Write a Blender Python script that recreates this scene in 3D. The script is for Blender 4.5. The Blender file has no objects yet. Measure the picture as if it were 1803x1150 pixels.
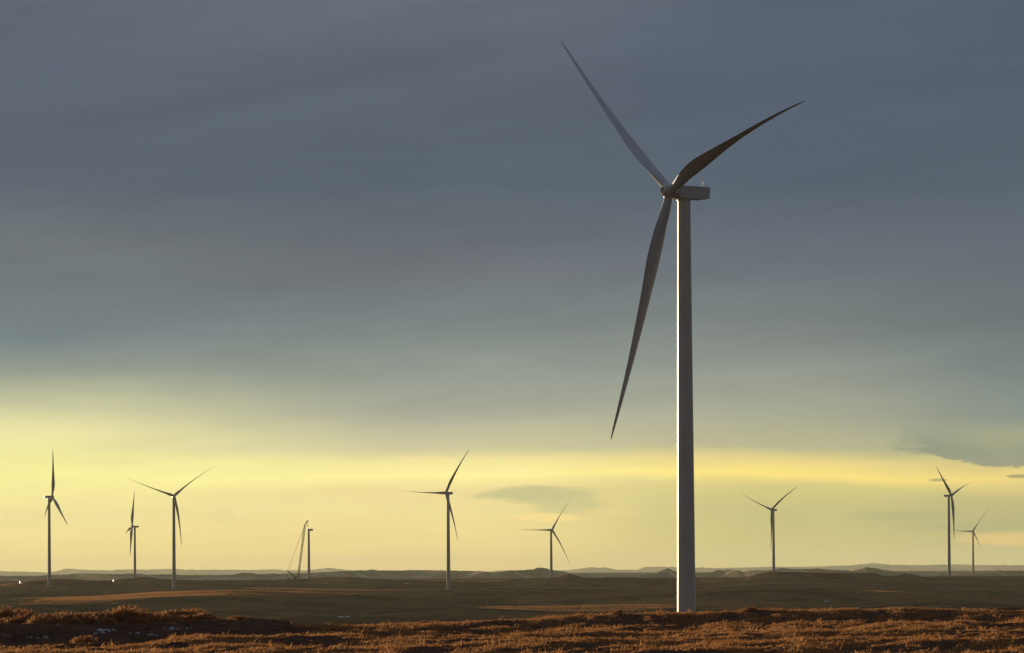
import bpy, math, random
import numpy as np
from mathutils import Vector, Matrix

random.seed(7)
rng = np.random.default_rng(11)
S = bpy.context.scene
C = S.collection
R = math.radians

# ------------------------------------------------------------------ camera
FPX, PITCH, ROLL, HOR = 9000.0, R(1.5), R(0.3), 1000.0     # focal length in photo pixels (1803 wide)
W, H = 1803.0, 1150.0
cF = np.array([0, math.cos(PITCH), math.sin(PITCH)])
cR0 = np.array([1.0, 0, 0]); cU0 = np.array([0, -math.sin(PITCH), math.cos(PITCH)])
cR = math.cos(ROLL) * cR0 - math.sin(ROLL) * cU0
cU = math.sin(ROLL) * cR0 + math.cos(ROLL) * cU0
CY = HOR - FPX * math.tan(PITCH)
cam = bpy.data.cameras.new('camera')
camo = bpy.data.objects.new('camera', cam); C.objects.link(camo)
cam.sensor_width = 36.0; cam.lens = FPX / W * 36.0
cam.shift_y = (CY - H / 2) / W
cam.clip_start = 1.0; cam.clip_end = 200000.0
M = Matrix.Identity(4)
for i in range(3):
    M[i][0] = cR[i]; M[i][1] = cU[i]; M[i][2] = -cF[i]
camo.matrix_world = M
S.camera = camo

# ------------------------------------------------------------------ light
SUN_AZ, SUN_EL = -33.0, 1.8          # degrees: azimuth from the view axis (+Y) towards +X
sd = Vector((math.sin(R(SUN_AZ)) * math.cos(R(SUN_EL)), math.cos(R(SUN_AZ)) * math.cos(R(SUN_EL)), math.sin(R(SUN_EL))))
sun = bpy.data.lights.new('sun', 'SUN'); sun.energy = 4.5; sun.angle = R(0.5); sun.color = (1.0, 0.79, 0.54)
suno = bpy.data.objects.new('sun', sun); C.objects.link(suno)
suno.rotation_euler = sd.to_track_quat('Z', 'Y').to_euler()
S.view_settings.view_transform = 'Standard'; S.view_settings.look = 'None'
S.view_settings.exposure = 0.0; S.view_settings.gamma = 1.0
S.cycles.max_bounces = 6; S.cycles.volume_bounces = 1
S.cycles.transparent_max_bounces = 4


def lin(c):
    return tuple(((v / 255.0) / 12.92 if v <= 10.3 else (((v / 255.0) + 0.055) / 1.055) ** 2.4) for v in c) + (1.0,)


class NG:
    """small helper to write node graphs"""
    def __init__(s, tree): s.t = tree; s.n = tree.nodes; s.l = tree.links
    def node(s, kind, **kw):
        n = s.n.new(kind)
        for k, v in kw.items(): setattr(n, k, v)
        return n
    def put(s, sock, v):
        if isinstance(v, bpy.types.NodeSocket): s.l.new(v, sock)
        elif v is not None: sock.default_value = v
    def m(s, op, a, b=None, c=None, clamp=False):
        n = s.node('ShaderNodeMath', operation=op); n.use_clamp = clamp
        s.put(n.inputs[0], a); s.put(n.inputs[1], b)
        if c is not None: s.put(n.inputs[2], c)
        return n.outputs[0]
    def mix(s, f, a, b, mode='MIX'):
        n = s.node('ShaderNodeMix', data_type='RGBA', blend_type=mode)
        s.put(n.inputs[0], f); s.put(n.inputs[6], a); s.put(n.inputs[7], b)
        return n.outputs[2]
    def sstep(s, v, a, b, lo=0.0, hi=1.0):
        n = s.node('ShaderNodeMapRange', interpolation_type='SMOOTHSTEP')
        s.put(n.inputs[0], v); s.put(n.inputs[1], a); s.put(n.inputs[2], b); s.put(n.inputs[3], lo); s.put(n.inputs[4], hi)
        return n.outputs[0]
    def ramp(s, v, stops, interp='LINEAR'):
        n = s.node('ShaderNodeValToRGB'); r = n.color_ramp; r.interpolation = interp
        while len(r.elements) < len(stops): r.elements.new(0.5)
        for e, (p, c) in zip(r.elements, stops): e.position = p
        for e, (p, c) in zip(r.elements, stops): e.color = c
        s.put(n.inputs[0], v); return n.outputs[0]
    def vec(s, x, y, z=0.0):
        n = s.node('ShaderNodeCombineXYZ'); s.put(n.inputs[0], x); s.put(n.inputs[1], y); s.put(n.inputs[2], z)
        return n.outputs[0]
    def noise(s, v, scale=1.0, detail=3.0, rough=0.5, dist=0.0):
        n = s.node('ShaderNodeTexNoise'); s.put(n.inputs['Vector'], v)
        n.inputs['Scale'].default_value = scale; n.inputs['Detail'].default_value = detail
        n.inputs['Roughness'].default_value = rough; n.inputs['Distortion'].default_value = dist
        return n.outputs[0]


# ------------------------------------------------------------------ world: sunset sky under a cloud deck
world = bpy.data.worlds.new('World'); S.world = world; world.use_nodes = True
g = NG(world.node_tree); g.n.clear()
out = g.node('ShaderNodeOutputWorld'); bg = g.node('ShaderNodeBackground'); g.l.new(bg.outputs[0], out.inputs[0])
bg.inputs[1].default_value = 0.10
sky = g.node('ShaderNodeTexSky', sky_type='NISHITA'); sky.sun_disc = False
sky.sun_elevation = R(SUN_EL); sky.sun_rotation = R(SUN_AZ); sky.altitude = 900; sky.dust_density = 2.0
tc = g.node('ShaderNodeTexCoord'); sp = g.node('ShaderNodeSeparateXYZ'); g.l.new(tc.outputs['Generated'], sp.inputs[0])
X, Y, Z = sp.outputs
az = g.m('MULTIPLY', g.m('ARCTAN2', X, Y), 57.29578)          # degrees right of north
el = g.m('MULTIPLY', g.m('ARCSINE', Z), 57.29578)
# the cloud layers dip a little to the right of the view
elt = g.m('ADD', el, g.m('MULTIPLY', g.m('MAXIMUM', g.m('MINIMUM', az, 30.0), -30.0), 0.0052))
wob = g.noise(g.vec(g.m('MULTIPLY', az, 0.16), g.m('MULTIPLY', el, 0.9), 3.0), 1.0, 4.0, 0.55)
elw = g.m('ADD', elt, g.m('MULTIPLY', g.m('SUBTRACT', wob, 0.5), 0.55))
e01 = g.m('DIVIDE', g.m('MAXIMUM', elw, 0.0), 8.0)
PXD = 57.29578 / FPX
def stops(lst):
    return [((1000 - y) * PXD / 8.0, lin(c)) for y, c in reversed(lst)]
left = stops([(-60, (92, 101, 116)), (120, (84, 97, 113)), (330, (83, 97, 112)), (430, (104, 115, 122)), (500, (102, 115, 123)), (600, (111, 128, 135)), (660, (146, 157, 145)), (705, (190, 193, 156)), (760, (237, 231, 167)), (840, (255, 247, 161)), (900, (245, 231, 160)), (1000, (257, 232, 144))])
cent = stops([(-60, (101, 109, 121)), (120, (85, 97, 111)), (330, (81, 96, 110)), (480, (103, 112, 121)), (560, (113, 126, 131)), (650, (139, 150, 144)), (720, (171, 174, 156)), (785, (207, 203, 161)), (808, (246, 233, 160)), (838, (262, 251, 165)), (868, (244, 225, 156)), (900, (246, 229, 156)), (1000, (248, 221, 142))])
midr = stops([(-60, (87, 98, 115)), (150, (78, 91, 110)), (330, (78, 93, 110)), (480, (99, 110, 121)), (560, (115, 127, 130)), (650, (141, 149, 142)), (720, (163, 168, 151)), (788, (187, 185, 148)), (806, (232, 215, 142)), (834, (262, 235, 132)), (852, (216, 205, 134)), (900, (202, 194, 132)), (960, (208, 198, 130)), (1000, (222, 207, 134))])
right = stops([(-60, (79, 91, 111)), (150, (78, 91, 109)), (330, (82, 96, 112)), (480, (96, 108, 119)), (560, (105, 119, 123)), (660, (115, 130, 131)), (740, (129, 142, 136)), (800, (179, 179, 136)), (832, (248, 221, 134)), (868, (196, 189, 131)), (920, (183, 181, 130)), (1000, (210, 199, 132))])
rl, rc, rm, rr = (g.ramp(e01, s_) for s_ in (left, cent, midr, right))
c = g.mix(g.sstep(az, -6.0, -0.6), rl, rc)
c = g.mix(g.sstep(az, -0.6, 3.0), c, rm)
c = g.mix(g.sstep(az, 3.0, 6.0), c, rr)
# soft streaks in the deck, running up to the right
stv = g.vec(g.m('MULTIPLY', az, 0.22), g.m('MULTIPLY', g.m('SUBTRACT', el, g.m('MULTIPLY', az, 0.13)), 1.5), 7.0)
st = g.noise(stv, 1.0, 5.0, 0.55, 0.6)
amt = g.sstep(elt, 0.6, 2.6, 0.12, 0.37)
k = g.m('ADD', 1.0, g.m('MULTIPLY', g.m('SUBTRACT', st, 0.5), amt))
st2 = g.noise(g.vec(g.m('MULTIPLY', az, 0.9), g.m('MULTIPLY', el, 4.2), 1.0), 1.0, 4.0, 0.6, 0.3)
k = g.m('MULTIPLY', k, g.m('ADD', 1.0, g.m('MULTIPLY', g.m('SUBTRACT', st2, 0.5), 0.10)))
c = g.mix(1.0, c, g.vec(k, k, k), 'MULTIPLY')
edge = g.noise(g.vec(g.m('MULTIPLY', az, 1.1), g.m('MULTIPLY', el, 6.0), 5.0), 1.0, 5.0, 0.65, 0.4)
def blob(c, x, y, wx, wy, col, strength, soft=0.5, ek=1.6):
    """one cloud: an ellipse in azimuth / elevation with a ragged edge"""
    a0 = (x - 901.5) * PXD; e0 = (1000 - y - 0.0052 * (x - 901.5)) * PXD
    dx = g.m('DIVIDE', g.m('SUBTRACT', az, a0), wx * PXD); dy = g.m('DIVIDE', g.m('SUBTRACT', elt, e0), wy * PXD)
    d = g.m('ADD', g.m('MULTIPLY', dx, dx), g.m('MULTIPLY', dy, dy))
    d = g.m('ADD', d, g.m('MULTIPLY', g.m('SUBTRACT', edge, 0.5), ek))
    f = g.sstep(d, 1.0 - soft, 1.0 + soft, strength, 0.0)
    return g.mix(f, c, lin(col))
c = blob(c, 945, 871, 98, 15, (200, 196, 142), 0.9, 0.7, 2.4)
c = blob(c, 1000, 890, 60, 16, (203, 199, 142), 0.7, 0.8)
c = blob(c, 960, 911, 60, 7, (255, 228, 150), 0.95, 0.7)
c = blob(c, 1060, 902, 60, 9, (236, 214, 145), 0.6, 0.9)
c = blob(c, 1790, 945, 100, 11, (240, 205, 130), 0.8, 0.8)
c = blob(c, 1590, 905, 90, 9, (170, 175, 128), 0.45, 0.9)
c = blob(c, 1700, 925, 120, 6, (172, 176, 130), 0.5, 0.9)



c = blob(c, 1650, 842, 16, 2.6, (165, 165, 115), 0.8, 0.5, 0.8)
c = blob(c, 1790, 835, 22, 3.5, (150, 155, 120), 0.8, 0.5, 1.0)
c = blob(c, 390, 913, 22, 12, (232, 216, 152), 0.35, 0.9, 1.2)
c = blob(c, 200, 815, 60, 8, (238, 226, 152), 0.5, 0.9, 1.0)
# the grey bank low on the right: a ragged sloping underside, fading upwards into the deck
def ell(x, y): return (x - 901.5) * PXD, (1000 - y - 0.0052 * (x - 901.5)) * PXD
ed2 = g.noise(g.vec(g.m('MULTIPLY', az, 3.2), g.m('MULTIPLY', el, 9.0), 8.0), 1.0, 6.0, 0.62, 0.8)
(xa, ya), (xb, yb) = ell(1570, 790), ell(1750, 821)
line = g.m('ADD', ya, g.m('MULTIPLY', g.m('SUBTRACT', az, xa), (yb - ya) / (xb - xa)))
line = g.m('MAXIMUM', line, yb + 1.5 * PXD)
up = g.m('ADD', g.m('SUBTRACT', elt, line), g.m('MULTIPLY', g.m('SUBTRACT', ed2, 0.5), 26 * PXD))
f = g.m('MULTIPLY', g.sstep(up, -1.5 * PXD, 3.5 * PXD), g.sstep(up, 70 * PXD, 14 * PXD))
f = g.m('MULTIPLY', f, g.sstep(g.m('ADD', az, g.m('MULTIPLY', g.m('SUBTRACT', ed2, 0.5), 0.9)), xa - 0.1, xa + 0.45))
c = g.mix(g.m('MULTIPLY', f, 0.85), c, lin((138, 149, 131)))
# outside the picture: glow round the sun, dull blue-grey deck overhead and behind
ds = g.m('SUBTRACT', az, SUN_AZ)
glow = g.m('MULTIPLY', g.sstep(g.m('ABSOLUTE', ds), 20.0, 0.0), g.sstep(el, 12.0, 0.0))
c = g.mix(g.m('MULTIPLY', glow, 0.5), c, (1.8, 1.3, 0.7, 1.0))
daz = g.m('ABSOLUTE', g.m('ADD', az, 30.0))            # fall-off either side of the sunset, wrapped round the back
daz = g.m('MINIMUM', daz, g.m('SUBTRACT', 360.0, daz))
behind = g.sstep(daz, 45.0, 130.0)
hz = g.ramp(g.m('DIVIDE', g.m('MAXIMUM', el, 0.0), 90.0), [(0.0, lin((84, 75, 62))), (0.12, lin((80, 78, 76))), (0.5, lin((92, 102, 124))), (1.0, lin((104, 114, 136)))])
c = g.mix(behind, c, hz)
top = g.sstep(el, 7.0, 30.0)
c = g.mix(top, c, hz)
c = g.mix(1.0, c, (10.0, 10.0, 10.0, 1.0), 'MULTIPLY')        # undo the 0.10 background strength for the deck
skyc = g.mix(0.97, sky.outputs[0], c)
g.l.new(skyc, bg.inputs[0])


# ------------------------------------------------------------------ noise
def _h(ix, iy, seed):
    n = (ix.astype(np.int64) * 374761393 + iy.astype(np.int64) * 668265263 + seed * 974634777) & 0xFFFFFFFF
    n = ((n ^ (n >> 13)) * 1274126177) & 0xFFFFFFFF
    return (n ^ (n >> 16)) & 0xFFFFFFFF
def gnoise(x, y, seed=0):
    x = np.asarray(x, float); y = np.asarray(y, float)
    ix = np.floor(x); iy = np.floor(y); fx = x - ix; fy = y - iy
    u = fx * fx * fx * (fx * (fx * 6 - 15) + 10); v = fy * fy * fy * (fy * (fy * 6 - 15) + 10)
    def gr(a, b, dx, dy):
        an = _h(a, b, seed) * (2 * math.pi / 4294967296.0)
        return np.cos(an) * dx + np.sin(an) * dy
    n00 = gr(ix, iy, fx, fy); n10 = gr(ix + 1, iy, fx - 1, fy)
    n01 = gr(ix, iy + 1, fx, fy - 1); n11 = gr(ix + 1, iy + 1, fx - 1, fy - 1)
    return ((n00 * (1 - u) + n10 * u) * (1 - v) + (n01 * (1 - u) + n11 * u) * v) * 1.5
def fbm(x, y, seed=0, o=4, gain=0.5, lac=2.03):
    r = 0; a = 1.0
    for i in range(o):
        r = r + a * gnoise(x, y, seed + i * 17); x = x * lac + 11.3; y = y * lac - 7.7; a *= gain
    return r


# ------------------------------------------------------------------ terrain
def tab(s):
    p = [tuple(float(q) for q in t.split(':')) for t in s.split()]
    return np.array([a for a, b in p]), np.array([b for a, b in p])
M1 = tab('-400:1030 0:1030.5 20:1027 50:1022 85:1019.5 100:1019 125:1020 150:1022 175:1022.5 200:1021 235:1018 250:1016 265:1017 290:1020 340:1021.5 400:1023 450:1024 500:1021.5 541:1019.5 580:1016.5 610:1016 650:1018.5 700:1020.5 750:1022.5 800:1023.5 850:1023.5 900:1021 950:1019 980:1017 993:1013 1002:1011 1011:1013.5 1022:1017 1040:1018.5 1080:1017 1110:1016.5 1140:1019 1190:1019.5 1240:1016.5 1270:1018 1290:1020 1310:1017 1334:1010.5 1360:1007.5 1400:1007 1450:1008 1500:1008.5 1540:1009.5 1552:1014 1562:1018 1575:1015 1590:1009.5 1600:1010.5 1615:1014 1630:1016 1665:1016 1712:1016 1765:1015 1780:1017 1803:1018 2300:1016')
M2 = tab('-400:1014 0:1014 25:1015 60:1015 85:1012 110:1012 140:1009.5 175:1010 200:1011 240:1010 260:1012 300:1011 330:1013 380:1014 410:1012 424:1008.5 440:1008.5 450:1011 490:1010 540:1009 600:1006 640:1004 655:1003 670:1004.5 700:1004.5 740:1003.5 780:1004.5 820:1005 854:1006 864:1008.5 880:1006.5 900:1004.5 935:1003 944:999.5 956:999.5 966:1003 990:1006 1005:1010 1020:1014 1060:1015.5 1100:1016 1130:1013 1150:1011 1165:1004 1174:1000 1180:1002.5 1188:1006.5 1196:1004 1230:1014 1250:1009 1262:1003.5 1300:1004 1310:1008 1318:1004.5 1350:1004 1375:1000 1395:1002 1410:1002 1440:1001 1465:1003 1500:1005 1517:1001 1522:999 1537:999.5 1550:1003 1585:1007 1620:1010 1650:1007 1670:1011 1690:1009 1712:1010 1735:1010 1755:1004.5 1803:1006 2300:1008')
M3 = tab('-400:1004 0:1005 10:1006 50:1006.5 85:1008 105:1004 115:1001 130:1002 160:1003.5 200:1004 210:1002.5 250:1003 305:1001.5 330:1003 400:1003 450:1003.5 480:1002 500:1004 540:1004 565:1001 580:999.5 595:1002 620:1004 700:1004.5 800:1006 860:1006 890:1004 940:1004 1000:1004 1020:1001 1035:999 1070:999.5 1082:1003 1100:1003 1120:1003 1132:998.5 1160:997.5 1190:999 1230:999 1250:1000 1300:999.5 1350:998 1400:998 1450:997 1500:995 1535:991.5 1570:994.5 1620:995 1680:993.5 1720:995 1803:995 2300:996')
fgx = np.array([-300, 0, 200, 380, 450, 540, 650, 850, 1000, 1200, 1400, 1600, 1803, 2100.])
fr0 = np.array([122, 122, 122, 127, 132, 140, 148, 152, 155, 155, 155, 155, 155, 155.])
fy0 = np.array([1146, 1142, 1137, 1128, 1124, 1120, 1117, 1112, 1107, 1106, 1099, 1097, 1095, 1096.])
fd1 = np.array([16, 16, 16, 14, 10, 6, 4, 3, 3, 3, 3, 3, 3, 3.])
fh1 = np.array([-.25, -.25, -.25, -.2, -.12, -.06, -.02, 0, 0, 0, 0, 0, 0, 0.])
fd2 = np.array([7, 7, 7, 7, 6, 5, 4, 4, 5, 6, 8, 11, 12, 12.])
F2 = tab('-300:1098 0:1097 200:1096 380:1091 400:1094 450:1098 495:1097 540:1103 570:1105 620:1104 700:1099 780:1097 850:1092 900:1090 950:1088 1000:1084 1020:1081 1050:1081.5 1070:1079 1085:1076.5 1100:1079 1195:1078 1250:1077 1300:1074 1320:1071.5 1350:1074 1400:1073 1500:1070.5 1560:1069 1620:1069 1700:1071 1803:1073 2100:1075')

RING = [(2500, tab('-400:1086 0:1087 200:1088 500:1089 700:1086 950:1088 1200:1086 1500:1089 1803:1086 2300:1087'), 7),
        (3250, tab('-400:1066 0:1066 300:1062 600:1072 900:1069 1120:1068 1500:1067 1803:1062 2300:1062'), 9),
        (4150, tab('-400:1058 0:1058 150:1055 220:1050 300:1043 400:1040 530:1041 700:1047 850:1050 1000:1047 1350:1036 1550:1041 1803:1052 2300:1052'), 9),
        (5150, tab('-400:1043 0:1042 300:1038 530:1036 700:1036 800:1040 1000:1036 1300:1028 1500:1030 1803:1037 2300:1036'), 7)]

def split(T, w):
    """a traced skyline as a broad swell plus the small hills on it"""
    xs = np.arange(-400.0, 2301.0, 4.0); y = np.interp(xs, *T); k = np.hanning(int(w / 4) | 1); k /= k.sum(); n = len(k) // 2
    sm = np.convolve(np.concatenate([np.full(n, y[0]), y, np.full(n, y[-1])]), k, 'valid')
    return (xs, sm), (xs, y - sm)
RING = [(a, split(b, 360)[0], c_) for a, b, c_ in RING]
M1s, M1d = split(M1, 420); M2s, M2d = split(M2, 320); M3s, M3d = split(M3, 320)

def hy(x, y, r):                       # the height seen at photo row y, column x, at distance r
    return -(y - (1000 - 0.00524 * (x - 901.5))) * r / FPX

def gentle(x, j):                      # where a swell's top slopes gently enough to catch the sun
    if j == 2: return np.clip((x - 40) / 120, 0, 1) * np.clip((620 - x) / 120, 0, 1)
    if j == 1: return 0.35 * np.clip((x - 850) / 100, 0, 1) * np.clip((1180 - x) / 100, 0, 1)
    return 0.0 * x

def terrain(az, r):
    """height of the land at azimuth az (radians from +Y) and distance r (metres), arrays"""
    az = np.asarray(az, float); r = np.asarray(r, float)
    x = 901.5 + FPX * np.tan(np.clip(az, -0.7, 0.7))
    wx = np.sin(az) * r; wy = np.cos(az) * r
    I = lambda T: np.interp(x, T[0], T[1])
    i_ = lambda A: np.interp(x, fgx, A)
    out = np.abs(az) > 0.13
    far = np.clip((np.abs(az) - 0.13) / 0.2, 0, 1)
    mer = 1.6 * gnoise(x / 70, x * 0, 5) + 0.8 * gnoise(x / 25, x * 0, 6)
    r0 = i_(fr0) + mer; h0 = hy(x, i_(fy0), r0)
    r1 = r0 + i_(fd1); h1 = h0 + i_(fh1)
    r2 = r1 + i_(fd2) + 0.4 * mer; h2 = hy(x, I(F2) + 3.0, r2)
    h2 = h2 + 0.02 * gnoise(x / 16, x * 0, 9) + 0.012 * gnoise(x / 6, x * 0, 10)
    rc = 6200 + 260 * gnoise(x / 300, x * 0, 21)
    hc = hy(x, I(M1s), rc)
    r2c = 13500 + 900 * gnoise(x / 160, x * 0, 31); h2c = hy(x, I(M2s), r2c)
    r3c = 60000 + 3500 * gnoise(x / 130, x * 0, 41); h3c = hy(x, I(M3s), r3c)
    one = np.ones_like(x)
    ks = [(1 * one, -1.7 * one), (100 * one, -1.7 * one), (r0, h0), (r1, h1), (r2, h2), (r2 + 12, h2 - .12), (r2 + 45, h2 - 1.4),
          (400 * one, -6.5 * one), (800 * one, -14 * one), (1133 * one, -18 * one), (2000 * one, -27 * one),
          ]
    for j, (rj, Tj, dip) in enumerate(RING):             # low swells across the plain, each a slope towards the camera with a flat top
        mr = rj + 160 * gnoise(x / 500 + j * 9, x * 0, 91 + j)
        hj = hy(x, I(Tj), mr) + 0.5 * gnoise(x / 260, x * 0, 98 + j)
        top = 60 + 90 * np.clip(0.4 + gnoise(x / 380 + 3 * j, x * 0, 84 + j), 0, 1.6)
        ks += [(mr - 215, hj - dip), (mr - 20, hj - .8 - 1.5 * gentle(x, j)), (mr + top * (1 + gentle(x, j)), hj), (mr + top * (1 + gentle(x, j)) + 130, hj - dip * .8)]
    ks += [(rc - 170, hc - 7), (rc, hc), (rc + 420, hc - 6), (7700 * one, -17 * one), (9800 * one, -20 * one), (12300 * one, -30 * one), (r2c - 300, h2c - 22), (r2c, h2c), (r2c + 900, h2c - 14),
          (19000 * one, -20 * one), (53000 * one, -70 * one), (r3c - 1400, h3c - 90), (r3c, h3c), (r3c + 4000, h3c - 80), (78000 * one, -290 * one), (90000 * one, -300 * one)]
    h = np.full_like(r, -1.7)
    for (ra, ha), (rb, hb) in zip(ks[:-1], ks[1:]):
        t = np.clip((r - ra) / (rb - ra), 0, 1)
        s = t * t * (3 - 2 * t); s = 0.55 * s + 0.45 * t
        m_ = (r > ra)
        h = np.where(m_, ha + (hb - ha) * s, h)
    h = h - I(M1d) * rc / FPX * np.exp(-((r - rc) / 90) ** 2) - (I(M2d) + .9 * gnoise(x / 11, x * 0, 33) + .5 * gnoise(x / 4, x * 0, 34)) * r2c / FPX * np.exp(-((r - r2c) / 260) ** 2)
    h = h - (I(M3d) + .7 * gnoise(x / 11, x * 0, 43) + .5 * gnoise(x / 4, x * 0, 44)) * r3c / FPX * np.exp(-((r - r3c) / 1400) ** 2)
    # local relief
    near = np.clip((260 - r) / 60, 0, 1)
    ua = wx - 0.18 * wy                                   # wind-combed hummocks running away to the right
    rel = 0.11 * fbm(ua / 3.4, wy / 15, 51, 2) + 0.075 * fbm(ua / 1.15, wy / 5.5, 53, 3, 0.6) + 0.03 * np.abs(fbm(ua / 0.4, wy / 1.5, 57, 2))
    calm = np.clip(np.abs(r - r2) / 10, 0.25, 1)
    h = h + near * rel * calm * np.clip(r / 60, 0, 1)
    mid = np.clip((r - 230) / 600, 0, 1) * np.clip((6900 - r) / 600, 0, 1)
    dm1 = np.clip(np.abs(r - rc) / 900, 0.0, 1)
    h = h + mid * dm1 * (1.6 * fbm(wx / 330 + wy / 1100, wy / 520, 61, 3, .6)) + mid * 0.45 * fbm(wx / 70, wy / 90, 64, 3, .5)
    m2 = np.clip((r - 9500) / 3000, 0, 1) * np.clip((19000 - r) / 3000, 0, 1)
    gul = np.abs(fbm(wx / 200, wy / 420, 71, 4, .55))
    h = h + m2 * np.clip(np.abs(r - r2c) / 900, 0.0, 1) * (9 * gul - 4)
    m3 = np.clip((r - 48000) / 4000, 0, 1) * np.clip((70000 - r) / 4000, 0, 1)
    gul3 = np.abs(fbm(wx / 520, wy / 1100, 81, 4, .55))
    h = h + m3 * np.clip(np.abs(r - r3c) / 1800, 0.0, 1) * (26 * gul3 - 12)
    return h
def ter(x, y):
    return float(terrain(np.array([math.atan2(x, y)]), np.array([math.hypot(x, y)]))[0])

fine = np.arctan((np.arange(-260, 2063, 1.9) - 901.5) / FPX)
a0, a1 = fine[0], fine[-1]
coarse = np.linspace(a1, 2 * math.pi + a0, 150)[1:]      # last equals the first: closes the circle
AZ = np.concatenate([fine, coarse])
def geo(a, b, n): return list(np.exp(np.linspace(math.log(a), math.log(b), n, endpoint=False)))
RS = dict(ground=geo(2, 60, 14) + geo(60, 100, 30) + geo(100, 118, 70) + geo(118, 176, 250) + geo(176, 240, 40) + geo(240, 2000, 40) + [2000.0],
          plains=geo(2000, 5200, 150) + geo(5200, 6800, 130) + geo(6800, 11000, 16) + [11000.0],
          hills=geo(11000, 12500, 14) + geo(12500, 14800, 70) + geo(14800, 52000, 24) + geo(52000, 66000, 60) + geo(66000, 90000, 8) + [90000.0])

def np_mesh(name, co, faces, smooth=True):
    me = bpy.data.meshes.new(name)
    n = len(co); f = np.asarray(faces, np.int32); k = f.shape[1]
    me.vertices.add(n); me.vertices.foreach_set('co', np.asarray(co, np.float32).ravel())
    me.loops.add(f.size); me.loops.foreach_set('vertex_index', f.ravel())
    me.polygons.add(len(f)); me.polygons.foreach_set('loop_start', np.arange(0, f.size, k, dtype=np.int32))
    me.polygons.foreach_set('use_smooth', np.full(len(f), smooth))
    me.update(calc_edges=True)
    return me

# ------------------------------------------------------------------ materials
def mat(name, col=(0.5, 0.5, 0.5), rough=0.6, spec=0.5, metal=0.0):
    m = bpy.data.materials.new(name); m.use_nodes = True
    b = m.node_tree.nodes['Principled BSDF']
    b.inputs['Base Color'].default_value = (*col, 1); b.inputs['Roughness'].default_value = rough
    b.inputs['Metallic'].default_value = metal; b.inputs['Specular IOR Level'].default_value = spec
    return m, NG(m.node_tree), b

def earth(name, c1, c2, c3, s1, s2, bump):
    m, g, b = mat(name, rough=1.0, spec=0.0)
    geo_ = g.node('ShaderNodeNewGeometry'); P = geo_.outputs['Position']
    n1 = g.noise(P, s1, 6.0, 0.6); n2 = g.noise(P, s2, 5.0, 0.65)
    c = g.mix(g.sstep(n1, 0.42, 0.58), (*c1, 1), (*c2, 1))
    c = g.mix(g.sstep(n2, 0.5, 0.64), c, (*c3, 1))
    g.l.new(c, b.inputs['Base Color'])
    if bump:
        bn = g.node('ShaderNodeBump'); bn.inputs['Strength'].default_value = 0.8; bn.inputs['Distance'].default_value = bump
        g.l.new(n2, bn.inputs['Height']); g.l.new(bn.outputs[0], b.inputs['Normal'])
    return m
m_ground = earth('dry_soil', (0.15, 0.08, 0.045), (0.085, 0.05, 0.032), (0.20, 0.11, 0.055), 0.6, 6.0, 0.06)
m_plain = earth('dry_grassland', (0.17, 0.105, 0.05), (0.075, 0.052, 0.03), (0.24, 0.14, 0.065), 0.009, 0.06, 5.0)
m_hill = earth('badland_clay', (0.26, 0.21, 0.12), (0.16, 0.13, 0.075), (0.42, 0.35, 0.23), 0.0012, 0.006, 0.0)

def struct(o, kind='structure'): o['kind'] = kind; return o
for nm, rs in RS.items():
    rs = np.array(rs); A, Rr = np.meshgrid(AZ, rs)
    Hh = terrain(A.ravel(), Rr.ravel())
    Hh = Hh.reshape(A.shape); Hh[:, -1] = Hh[:, 0]
    co = np.stack([np.sin(A) * Rr, np.cos(A) * Rr, Hh], -1).reshape(-1, 3)
    nr, nc = A.shape
    i = np.arange(nr - 1)[:, None] * nc + np.arange(nc - 1)[None, :]
    i = i.ravel(); f = np.stack([i, i + 1, i + nc + 1, i + nc], -1)[:, ::1]
    me = np_mesh(nm, co, f[:, [0, 1, 2, 3]])
    if me.polygons[0].normal.z < 0: me.flip_normals()
    me.materials.append(dict(ground=m_ground, plains=m_plain, hills=m_hill)[nm])
    struct(bpy.data.objects.new(nm, me)); C.objects.link(bpy.data.objects[nm])

def ray(x, y):
    d = cF + cR * (x - W / 2) / FPX - cU * (y - CY) / FPX
    return d / math.hypot(d[0], d[1])
def at(x, y, r): return Vector(ray(x, y) * r)
def hit(x, y, rmin=60.0, rmax=7000.0):
    """the point of the land that the photograph shows at column x, row y"""
    d = ray(x, y); rs = np.exp(np.linspace(math.log(rmin), math.log(rmax), 6000))
    h = terrain(np.full_like(rs, math.atan2(d[0], d[1])), rs)
    k = np.nonzero(h > d[2] * rs)[0]
    r = rs[k[0]] if len(k) else rmax
    return Vector((d[0] * r, d[1] * r, ter(d[0] * r, d[1] * r))), r

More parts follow.
